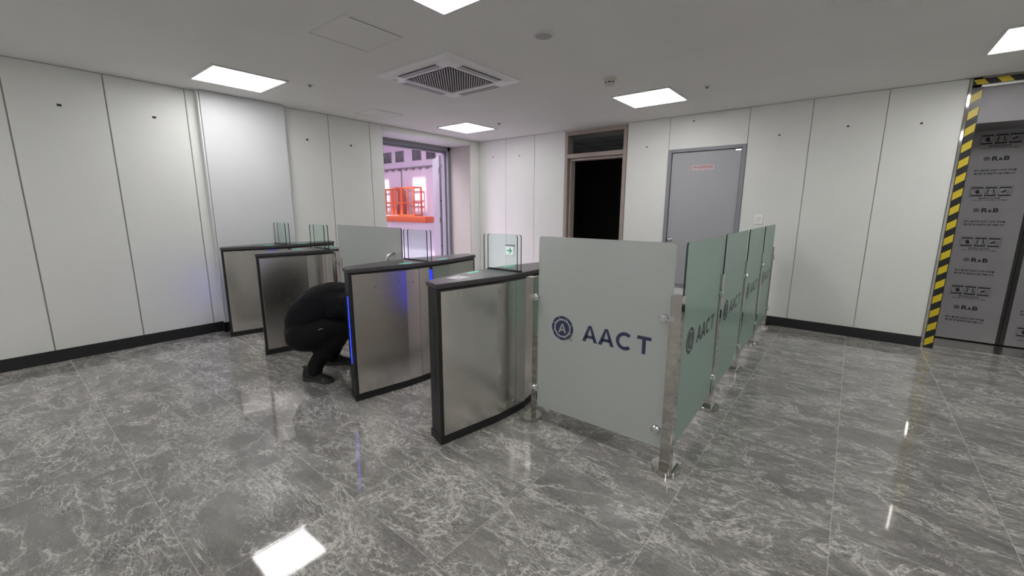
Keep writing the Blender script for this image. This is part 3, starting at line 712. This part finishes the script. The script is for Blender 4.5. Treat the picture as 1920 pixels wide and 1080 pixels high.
tag(p1, 'polished square corner post at the right of the front frosted panel', 'railing post', 'polished steel railing posts')
pr = make_post([(0, -1, .915), (0, -1, .262)])
names = ['polished post between the first and second green side panels, nearest after the corner', 'polished post between the second and third green side panels', 'polished post between the third and fourth green side panels', 'farthest polished post, against the back wall']
for i in range(4):
    q = pr if i == 0 else copy_tree(pr)
    q.location = rowpt([.99, 1.985, 2.985, 3.93][i]); q.rotation_euler.z = ROW
    tag(q, names[i], 'railing post', 'polished steel railing posts')
def emblem(b, T, xc, zc, R, mi=0, dep=.0008):
    def P3(P): return lambda v: T((v[0], v[1], v[2]))
    # disc with the letter A left open
    n = 48; ring = lambda rr, k0=0, k1=1: [(xc + rr * math.cos(2 * math.pi * i / n), zc + rr * math.sin(2 * math.pi * i / n)) for i in range(n)]
    b.prism(ring(R * .645), 0, dep, mi, T=T)
    for k in range(8):
        a0 = math.radians(45 * k + 12); a1 = a0 + math.radians(45) - .07; tw = .30
        inner = [(xc + R * .775 * math.cos(a0 + (a1 - a0) * t - 0), zc + R * .775 * math.sin(a0 + (a1 - a0) * t)) for t in [i / 6 for i in range(7)]]
        outer = [(xc + R * math.cos(a0 + tw + (a1 - a0) * t), zc + R * math.sin(a0 + tw + (a1 - a0) * t)) for t in [i / 6 for i in range(6, -1, -1)]]
        b.prism(inner + outer, 0, dep, mi, T=T)
def letter_A(b, T, x, z, w, h, mi=0, t=.024, d0=0, d1=.0008):
    c = x + w / 2; k = t * 1.02
    b.prism([(x, z), (x + k, z), (c + k * .20, z + h), (c - k * .42, z + h)], d0, d1, mi, T=T)
    b.prism([(x + w - k, z), (x + w, z), (c + k * .42, z + h), (c - k * .20, z + h)], d0, d1, mi, T=T)
    b.prism([(x + w * .2, z + h * .22), (x + w * .8, z + h * .22), (x + w * .74, z + h * .40), (x + w * .26, z + h * .40)], d0, d1, mi, T=T)
def aact(b, T, x0):
    z0, h = .676, .106
    letter_A(b, T, x0 + .344, z0, .106, h); letter_A(b, T, x0 + .456, z0, .106, h)
    cx, cz, ro, ri = x0 + .629, z0 + h / 2, .0555, .0345; A = [math.radians(48 + (312 - 48) * i / 24) for i in range(25)]
    b.prism([(cx + ro * math.cos(a), cz + ro * math.sin(a)) for a in A] + [(cx + ri * math.cos(a), cz + ri * math.sin(a)) for a in reversed(A)], 0, .0008, T=T)
    tx = x0 + .705; b.prism([(tx, z0 + h - .0205), (tx + .084, z0 + h - .0205), (tx + .084, z0 + h), (tx, z0 + h)], 0, .0008, T=T)
    b.prism([(tx + .031, z0), (tx + .053, z0), (tx + .053, z0 + h - .0205), (tx + .031, z0 + h - .0205)], 0, .0008, T=T)
def registered(b, T, xc, zc, r):
    n = 24
    O = [(xc + r * math.cos(2 * math.pi * i / n), zc + r * math.sin(2 * math.pi * i / n)) for i in range(n)]
    I = [(xc + r * .82 * math.cos(2 * math.pi * i / n), zc + r * .82 * math.sin(2 * math.pi * i / n)) for i in range(n)]
    b.add([T((x, z, .0008)) for x, z in O + I], [(i, (i + 1) % n, n + (i + 1) % n, n + i) for i in range(n)])
    b.text('R', r * 1.3, lambda v: T((xc + v[0], zc + v[1], v[2])), depth=.0006)
GW, GZ0, GZ1 = .892, .128, 1.326
def glass_sheet(front):
    """local x along the panel, y depth, z up; built facing -y"""
    w, rd = GW, .022
    P = []
    for cx, cz, a0 in ((w - rd, GZ0 + rd, -90), (w - rd, GZ1 - rd, 0), (rd, GZ1 - rd, 90), (rd, GZ0 + rd, 180)):
        P += [(cx + rd * math.cos(math.radians(a0 + 15 * i)), cz + rd * math.sin(math.radians(a0 + 15 * i))) for i in range(7)]
    b = MB().prism(P, -.005, .005, 0, side=1, T=lambda v: (v[0], v[2], v[1]))
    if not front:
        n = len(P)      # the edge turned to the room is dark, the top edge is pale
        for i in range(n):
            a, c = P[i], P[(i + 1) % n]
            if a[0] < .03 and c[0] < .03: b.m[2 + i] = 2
    return b
M_LOGOBG = mat('frosted_letter_gap', (.50, .52, .51), .5)
def logo(parent, m, front, ysurf=-.0055):
    T = lambda v: (v[0], ysurf - v[2], v[1])
    b = MB(); aact(b, T, 0); b.build('printed_wordmark', m, parent, recalc=False)
    b = MB(); emblem(b, T, .195, .731, .0815); em = b.build('printed_emblem', m, parent, recalc=False)
    b = MB(); registered(b, T, .262, .664, .0105); b.build('registered_mark', m, parent, recalc=False)
    b = MB(); letter_A(b, T, .195 - .030, .731 - .030, .060, .060, t=.013, d0=.0008, d1=.0012)
    b.build('logo_initial', M_LOGOBG if front else mat('pale_initial', (.30, .38, .34), .5), em, recalc=False)
r = empty('frosted_glass_panel', (-1.609, 2.302, 0))
glass_sheet(True).build('glass_sheet', [M_FROST, M_GEDGE_L], r)
logo(r, M_NAVY, True)
tag(r, 'front frosted glass panel facing the viewer, grey with navy logo', 'glass panel', 'frosted glass railing panels')
def row_panel(i, label, sc=1.0):
    r = empty('frosted_glass_panel'); r.location = rowpt([.052, 1.045, 2.04, 3.04][i]) + Vector((.012, 0, 0)); r.rotation_euler.z = math.pi / 2 + ROW; r.scale = (sc, 1, 1)
    return r
rp = row_panel(0, '')
glass_sheet(False).build('glass_sheet', [M_FROSTG, M_GEDGE_L, M_GEDGE], rp)
logo(rp, M_NAVYG, False)
labs = ['nearest green side panel, directly behind the corner post', 'second green side panel from the corner post', 'third green side panel from the corner post', 'farthest green side panel, ending at the back wall']
for i in range(4):
    q = rp if i == 0 else copy_tree(rp)
    q.location = rowpt([.052, 1.045, 2.04, 3.04][i]) + Vector((.012, 0, 0)); q.rotation_euler.z = math.pi / 2 + ROW
    if i == 3: q.scale = (.95, 1, 1)
    tag(q, labs[i], 'glass panel', 'frosted glass railing panels')

# ---- swing gate between the second and third cabinets
p = make_post([]); p.location = (-4.30, 2.335, 0)
tag(p, 'polished post carrying the swing gate hinges, beside the second gate cabinet', 'railing post', 'polished steel railing posts')
r = empty('glass_swing_gate', (-4.225, 2.335, 0)); w = 1.085
P = [(0, .13), (w, .13)] + [(w - .02 + .02 * math.cos(a), 1.332 - .02 + .02 * math.sin(a)) for a in [math.pi / 12 * i for i in range(7)]] + [(0, 1.332)]
MB().prism(P, -.005, .005, 0, side=1, T=lambda v: (v[0], v[2], v[1])).build('glass_sheet', [M_FROST, M_GEDGE], r)
for z in (.945, .30):
    h = MB().box(.02, .062, -.018, .018, z - .045, z + .045).box(-.05, -.012, -.022, .022, z - .035, z + .035).cyl((-.004, -.012, z - .042), (-.004, -.012, z + .042), .010, seg=16)
    h.build('hinge', M_CHROME, r, bevel=.002)
for s_ in (-1, 1):
    xh = .955; pts = [(xh, s_ * .006, .66), (xh, s_ * .05, .66)] + [(xh, s_ * (.05 + .035 * math.sin(a)), .695 - .035 * math.cos(a)) for a in [math.pi / 12 * i for i in range(1, 7)]]
    pts += [(xh, s_ * max(.006, .085 * math.cos(a)), 1.02 + .08 * math.sin(a)) for a in [math.pi / 20 * i for i in range(0, 11)]]
    MB().tube(pts, .016, seg=18).build('pull_handle', brushed('brushed_handle', (.55, .54, .52), .3), r, smooth=True)
tag(r, 'frosted glass swing gate with curved pull handle, behind the crouching person', 'gate')

# ================================================================== PERSON (crouching, seen from the side)
D0 = 3.893; NV = Vector((-.9046, .4262, 0)); SV = Vector((.4262, .9046, 0))
def Q(s_, d_, z_): return NV * (D0 + d_) + SV * s_ + Vector((0, 0, z_))
PO = Q(0.05, .15, 0)
pe = empty('person', PO)
def skin_mesh(name, pts, edges, mats, parent, root=0, sub=2, disp=0.0, matfn=None):
    me = bpy.data.meshes.new(name + '_c'); me.from_pydata([tuple(Q(*p_[:3]) - PO) for p_ in pts], edges, [])
    o = bpy.data.objects.new(name + '_c', me); C.objects.link(o)
    sk = o.modifiers.new('skin', 'SKIN'); sk.branch_smoothing = .6; sk.use_smooth_shade = True
    for i, p_ in enumerate(pts):
        v = me.skin_vertices[0].data[i]; rr = p_[3]; v.radius = rr if isinstance(rr, tuple) else (rr, rr); v.use_root = (i == root)
    ss = o.modifiers.new('sub', 'SUBSURF'); ss.levels = sub; ss.render_levels = sub
    dg = bpy.context.evaluated_depsgraph_get(); m2 = bpy.data.meshes.new_from_object(o.evaluated_get(dg)); m2.name = name
    bpy.data.objects.remove(o); bpy.data.meshes.remove(me)
    m2.materials.clear()
    for mm in mats: m2.materials.append(mm)
    if disp:
        m2.calc_loop_triangles()
        nor = [v.normal.copy() for v in m2.vertices]
        for v, nn in zip(m2.vertices, nor):
            q = v.co * 1.0; f = mnoise.noise(Vector((q.x * 7, q.y * 7, q.z * 16))) + .5 * mnoise.noise(Vector((q.x * 22, q.y * 22, q.z * 30)))
            v.co += nn * f * disp
    for p_ in m2.polygons:
        p_.use_smooth = True; p_.material_index = 0
    o = bpy.data.objects.new(name, m2); C.objects.link(o); o.parent = parent; return o
# joints: (s, d, z)
pel = (-.075, .15, .405); kR = (.255, -.01, .455); kL = (.36, .31, .46)
hR = (-.05, .055, .39); hL = (-.04, .245, .39); aR = (-.025, .02, .14); aL = (.14, .37, .14)
sR = (.30, -.02, .67); sL = (.31, .27, .67); eR = (.40, -.12, .50); eL = (.40, .21, .48); wR = (.42, -.10, .42); wL = (.43, .07, .38)
wR = (.425, -.045, .46); eR = (.36, -.135, .54)
body_pts = [(*pel, .10), (-.02, .15, .54, .09), (.08, .145, .62, .09), (.20, .13, .66, .10), (.32, .12, .665, .08), (.38, .115, .655, .05), (.42, .11, .63, .05),
            (*sR, .045), (*eR, .036), (*wR, .026), (*sL, .045), (*eL, .036), (*wL, .026),
            (*hR, .075), (*kR, .05), (*aR, .034), (-.025, .02, .085, .016), (-.022, .018, .06, .012), (*hL, .075), (*kL, .05), (*aL, .034), (.142, .37, .085, .016), (.145, .368, .06, .012)]
body_e = [(0, 1), (1, 2), (2, 3), (3, 4), (4, 5), (5, 6), (4, 7), (7, 8), (8, 9), (4, 10), (10, 11), (11, 12), (0, 13), (13, 14), (14, 15), (15, 16), (16, 17), (0, 18), (18, 19), (19, 20), (20, 21), (21, 22)]
# hands: palm + five separate fingers, rooted in the wrist chain
def hand(wrist, i0, palm_dir, side_dir, down_dir):
    w_ = Vector(wrist); P_ = []; E_ = []
    pd, sd, dd = Vector(palm_dir).normalized(), Vector(side_dir).normalized(), Vector(down_dir).normalized()
    base = len(body_pts)
    palm = w_ + pd * .05
    body_pts.append((*palm, (.034, .016))); body_e.append((i0, base))
    for k, (off, ln) in enumerate(((-.030, .062), (-.010, .072), (.010, .068), (.029, .055))):
        a = w_ + pd * .088 + sd * off; b_ = a + pd * ln * .5 + dd * ln * .10; c_ = b_ + pd * ln * .30 + dd * ln * .32; e_ = c_ + pd * ln * .10 + dd * ln * .28
        n = len(body_pts)
        for q, rr in ((a, .010), (b_, .009), (c_, .0085), (e_, .0075)): body_pts.append((*q, rr))
        body_e.extend([(base, n), (n, n + 1), (n + 1, n + 2), (n + 2, n + 3)])
    n = len(body_pts); a = w_ + pd * .035 - sd * .036 + dd * .008; b_ = a + pd * .032 - sd * .014 + dd * .012; c_ = b_ + pd * .028 - sd * .002 + dd * .014
    for q, rr in ((a, .012), (b_, .0105), (c_, .009)): body_pts.append((*q, rr))
    body_e.extend([(base, n), (n, n + 1), (n + 1, n + 2)])
hand(wR, 9, (.40, -.90, .10), (.1, .1, 1), (.9, .3, -.2)); hand(wL, 12, (.36, -.93, .0), (.1, .1, 1), (.9, .3, -.2))
body = skin_mesh('body', body_pts, body_e, [M_SKIN], pe)
# head, tilted down towards the cabinet; local axes: fwd, up, side
hc = Vector(Q(.455, .10, .575)) - PO; fwd = (SV * .45 - NV * .20 + Vector((0, 0, -.86))).normalized(); upv = (SV * .78 + Vector((0, 0, .60))).normalized(); upv = (upv - fwd * upv.dot(fwd)).normalized(); sd = fwd.cross(upv)
def head_mesh():
    bm = bmesh.new(); bmesh.ops.create_uvsphere(bm, u_segments=40, v_segments=28, radius=1)
    for v in bm.verts:
        x, y, z = v.co      # x side, y forward, z up
        X, Y, Z = x * .076, y * .093, z * .118
        if z < 0: X *= 1 - .28 * (-z) ** 1.5; Y += .012 * (-z)
        if z < -.3 and y < 0: Y *= .8
        fx_ = math.exp(-((x / .17) ** 2) - (((z + .10) / .20) ** 2)); 
        if y > .4: Y += .022 * fx_                                    # nose
        for sx in (-1, 1):
            if y > .4: Y -= .010 * math.exp(-(((x - sx * .38) / .17) ** 2) - (((z - .06) / .12) ** 2))   # eye sockets
        if y > .4: Y += .006 * math.exp(-((x / .3) ** 2) - (((z + .50) / .09) ** 2)) - .004 * math.exp(-((x / .35) ** 2) - (((z + .42) / .03) ** 2))
        if y > .2 and z > .15: Y += .004 * math.exp(-(((z - .22) / .08) ** 2))
        v.co = (X, Y, Z)
    vs = [tuple(hc + sd * v.co.x + fwd * v.co.y + upv * v.co.z) for v in bm.verts]; fs = [tuple(q.index for q in f.verts) for f in bm.faces]; bm.free()
    return vs, fs
vs, fs = head_mesh(); hb = MB().add(vs, fs)
for sx in (-1, 1):
    c = hc + sd * (sx * .078) + upv * .0 - fwd * .005
    pts = [c + (upv * .030 * math.sin(t) + fwd * .017 * math.cos(t)) + sd * sx * .006 for t in [2 * math.pi * i / 14 for i in range(14)]]
    hb.tube(pts + [pts[0]], .006, seg=8)
# join the head onto the body so skin is one mesh
me = body.data; bm = bmesh.new(); bm.from_mesh(me)
nv = [bm.verts.new(v) for v in hb.v]
for f in hb.f:
    try: ff = bm.faces.new([nv[i] for i in f]); ff.smooth = True
    except ValueError: pass
bmesh.ops.recalc_face_normals(bm, faces=bm.faces); bm.to_mesh(me); bm.free()
b = MB()
for sx in (-1, 1):
    b.lathe([(.001, -.010), (.009, -.006), (.0115, 0), (.009, .006), (.001, .010)], hc + sd * (sx * .029) + fwd * .079 + upv * .008, seg=14)
b.build('eyes', mat('eye_dark', (.05, .03, .02), .2), pe, smooth=True)
b = MB(); b.tube([hc + sd * x + fwd * (.094 - abs(x) * .5) - upv * (.052) for x in (-.022, -.011, 0, .011, .022)], .0035, seg=8); b.build('lips', mat('lip', (.42, .18, .15), .5), pe, smooth=True)
hv = []; hf = []
for (v) in vs: 
    q = Vector(v) - hc; hv.append((q.dot(sd), q.dot(fwd), q.dot(upv)))
b = MB(); keep = []
for f in fs:
    cx_ = sum(hv[i][0] for i in f) / len(f); cy_ = sum(hv[i][1] for i in f) / len(f); cz_ = sum(hv[i][2] for i in f) / len(f)
    if cz_ > .055 or (cy_ < .02 and cz_ > -.05) or (cy_ < -.02 and cz_ > -.075): keep.append(f)
b.add([tuple(hc + (Vector(v) - hc) * 1.085 + upv * .002) for v in vs], keep)
b.add([tuple(hc + (Vector(v) - hc) * .99) for v in vs], keep)
ho = b.build('hair', M_HAIR, pe, smooth=True)
# clothing
def blob(name, chains, m, vox=.011, disp=.0, smooth=6):
    """continuous cloth surface grown from tapering limbs (s, d, z, radius)"""
    bm = bmesh.new()
    for ch in chains:
        for (a, b_) in zip(ch[:-1], ch[1:]):
            A, B = Q(*a[:3]) - PO, Q(*b_[:3]) - PO; k_ = max(2, int((B - A).length / (.22 * max(a[3], b_[3]))) + 1)
            for i in range(k_ + 1):
                t = i / k_; bmesh.ops.create_icosphere(bm, subdivisions=3, radius=a[3] * (1 - t) + b_[3] * t, matrix=Matrix.Translation(A.lerp(B, t)))
    me = bpy.data.meshes.new(name + '_c'); bm.to_mesh(me); bm.free(); o = bpy.data.objects.new(name + '_c', me); C.objects.link(o)
    rm = o.modifiers.new('r', 'REMESH'); rm.mode = 'VOXEL'; rm.voxel_size = vox
    sm = o.modifiers.new('s', 'SMOOTH'); sm.iterations = smooth; sm.factor = .5
    dg = bpy.context.evaluated_depsgraph_get(); m2 = bpy.data.meshes.new_from_object(o.evaluated_get(dg)); m2.name = name
    bpy.data.objects.remove(o); bpy.data.meshes.remove(me); m2.materials.clear(); m2.materials.append(m)
    nor = [v.normal.copy() for v in m2.vertices]
    for v, nn in zip(m2.vertices, nor):
        q = v.co; f = mnoise.noise(Vector((q.x * 6, q.y * 6, q.z * 15))) + .6 * mnoise.noise(Vector((q.x * 20, q.y * 20, q.z * 34)))
        v.co += nn * f * disp
    for p_ in m2.polygons: p_.use_smooth = True; p_.material_index = 0
    o = bpy.data.objects.new(name, m2); C.objects.link(o); o.parent = pe; return o
blob('trousers', [[(-.080, .08, .410, .147), (-.080, .22, .410, .147)], [(-.075, .15, .43, .158), (-.02, .15, .55, .152)],
    [(-.060, .06, .405, .140), (.10, .02, .445, .118), (.25, -.01, .46, .088), (.14, .0, .335, .080), (.04, .012, .22, .070), (-.012, .018, .13, .064), (-.015, .018, .095, .062)],
    [(-.050, .24, .405, .140), (.16, .28, .440, .112), (.36, .31, .46, .086), (.26, .34, .33, .076), (.19, .36, .21, .068), (.150, .368, .13, .062), (.148, .37, .095, .060)]], M_TROUSER, disp=.007)
blob('shirt', [[(-.068, .15, .500, .160), (-.04, .15, .56, .168), (.01, .148, .612, .172), (.09, .145, .658, .175), (.20, .13, .682, .176), (.31, .12, .678, .160), (.37, .115, .662, .085)],
    [(.29, -.01, .68, .100), (.33, -.08, .60, .078), (.36, -.135, .54, .060), (.41, -.06, .47, .041)], [(.30, .25, .68, .100), (.355, .24, .575, .078), (.40, .21, .49, .058), (.425, .09, .39, .041)],
    [(.20, .03, .66, .12), (.20, .23, .66, .12)]], M_SHIRT, disp=.006)
b = MB(); b.tube([Q(.035, -.105, .492) - PO, Q(.055, -.11, .503) - PO, Q(.075, -.105, .498) - PO], .0035, seg=6); b.build('zip_pull', M_CHROME, pe, smooth=True)
# shoes: lofted sections along the foot
def shoe(heel, toe, name='shoe'):
    h_, t_ = Q(*heel) - PO, Q(*toe) - PO; ax = (t_ - h_); ln = ax.length; ax.normalize(); ax.z = 0; ax.normalize(); lt = Vector((-ax.y, ax.x, 0)); up = Vector((0, 0, 1))
    base = Vector((h_.x, h_.y, 0))
    # (t, half width, height, z0)
    prof = [(0, .018, .05, .03), (.03, .034, .118, .012), (.10, .042, .138, .006), (.22, .043, .142, .004), (.34, .042, .132, .006), (.46, .043, .106, .008), (.60, .046, .076, .004), (.75, .048, .064, .002), (.88, .042, .056, .004), (.96, .030, .044, .010), (1.0, .012, .030, .018)]
    n = 20; vs = []; fs = []
    for t, hw_, hh, z0 in prof:
        c = base + ax * (t * ln)
        for i in range(n):
            a = 2 * math.pi * i / n; cx_, sx_ = math.cos(a), math.sin(a)
            wx = hw_ * math.copysign(abs(cx_) ** .7, cx_); zz = (z0 + hh) / 2 + (hh - z0) / 2 * math.copysign(abs(sx_) ** .8, sx_)
            if sx_ > 0: wx *= 1 - .35 * sx_
            vs.append(c + lt * wx + up * zz)
    for k in range(len(prof) - 1):
        for i in range(n): j = (i + 1) % n; fs.append((k * n + i, k * n + j, (k + 1) * n + j, (k + 1) * n + i))
    fs.append(tuple(range(n - 1, -1, -1))); fs.append(tuple(range((len(prof) - 1) * n, len(prof) * n)))
    up_ = MB().add(vs, fs).build(name, M_SHOE, pe, smooth=True)
    m_ = up_.modifiers.new('s', 'SUBSURF'); m_.levels = 1; m_.render_levels = 2
    so = MB(); top = []; L1 = []; L2 = []
    for t, hw_, zt, zb in ((-.015, .012, .048, .02), (.0, .026, .046, .008), (.06, .039, .040, .0), (.25, .042, .032, .0), (.42, .040, .030, .0), (.6, .049, .030, .0), (.78, .052, .028, .0), (.9, .046, .028, .002), (.98, .032, .030, .006), (1.03, .012, .034, .014)):
        c = base + ax * (t * ln); L1.append((c, hw_, zt, zb))
    vs = []; fs = []
    for c, hw_, zt, zb in L1: vs += [c + lt * hw_ + up * zb, c - lt * hw_ + up * zb, c - lt * hw_ * .98 + up * zt, c + lt * hw_ * .98 + up * zt]
    for k in range(len(L1) - 1):
        for i in range(4): j = (i + 1) % 4; fs.append((k * 4 + i, k * 4 + j, (k + 1) * 4 + j, (k + 1) * 4 + i))
    fs += [(3, 2, 1, 0), tuple((len(L1) - 1) * 4 + i for i in range(4))]
    s_o = MB().add(vs, fs).build('sole', M_SOLE, up_, bevel=.004)
    lc = MB()
    for t in (.36, .44, .52):
        c = base + ax * (t * ln); z = .136 - (t - .34) * .30
        lc.tube([c + lt * .036 + up * (z - .030), c + lt * .018 + up * (z - .004), c + up * (z + .002), c - lt * .018 + up * (z - .004), c - lt * .036 + up * (z - .030)], .0035, seg=6)
    lc.tube([base + ax * .012 + up * .10, base - ax * .008 + up * .125, base + ax * .012 + up * .135, base + ax * .022 + up * .11], .006, seg=8)
    lc.build('laces', M_SHOE, up_, smooth=True)
    c = base + ax * (.26 * ln) - lt * .040 + up * .078
    MB().cyl(c, c - lt * .008, .013, seg=20).build('lace_dial', mat('dial_grey', (.02, .02, .02), .3), up_)
    c = base + ax * (.80 * ln) - lt * .052 + up * .040
    MB().box(-.006, .006, -.002, .002, -.002, .002).build('side_mark', M_WHITEMETAL, up_, loc=c)
shoe((-.105, .09, 0), (.115, -.085, 0)); shoe((.075, .415, 0), (.345, .33, 0))
tag(pe, 'person in black clothes crouching between gate cabinets, head hidden behind one', 'person')
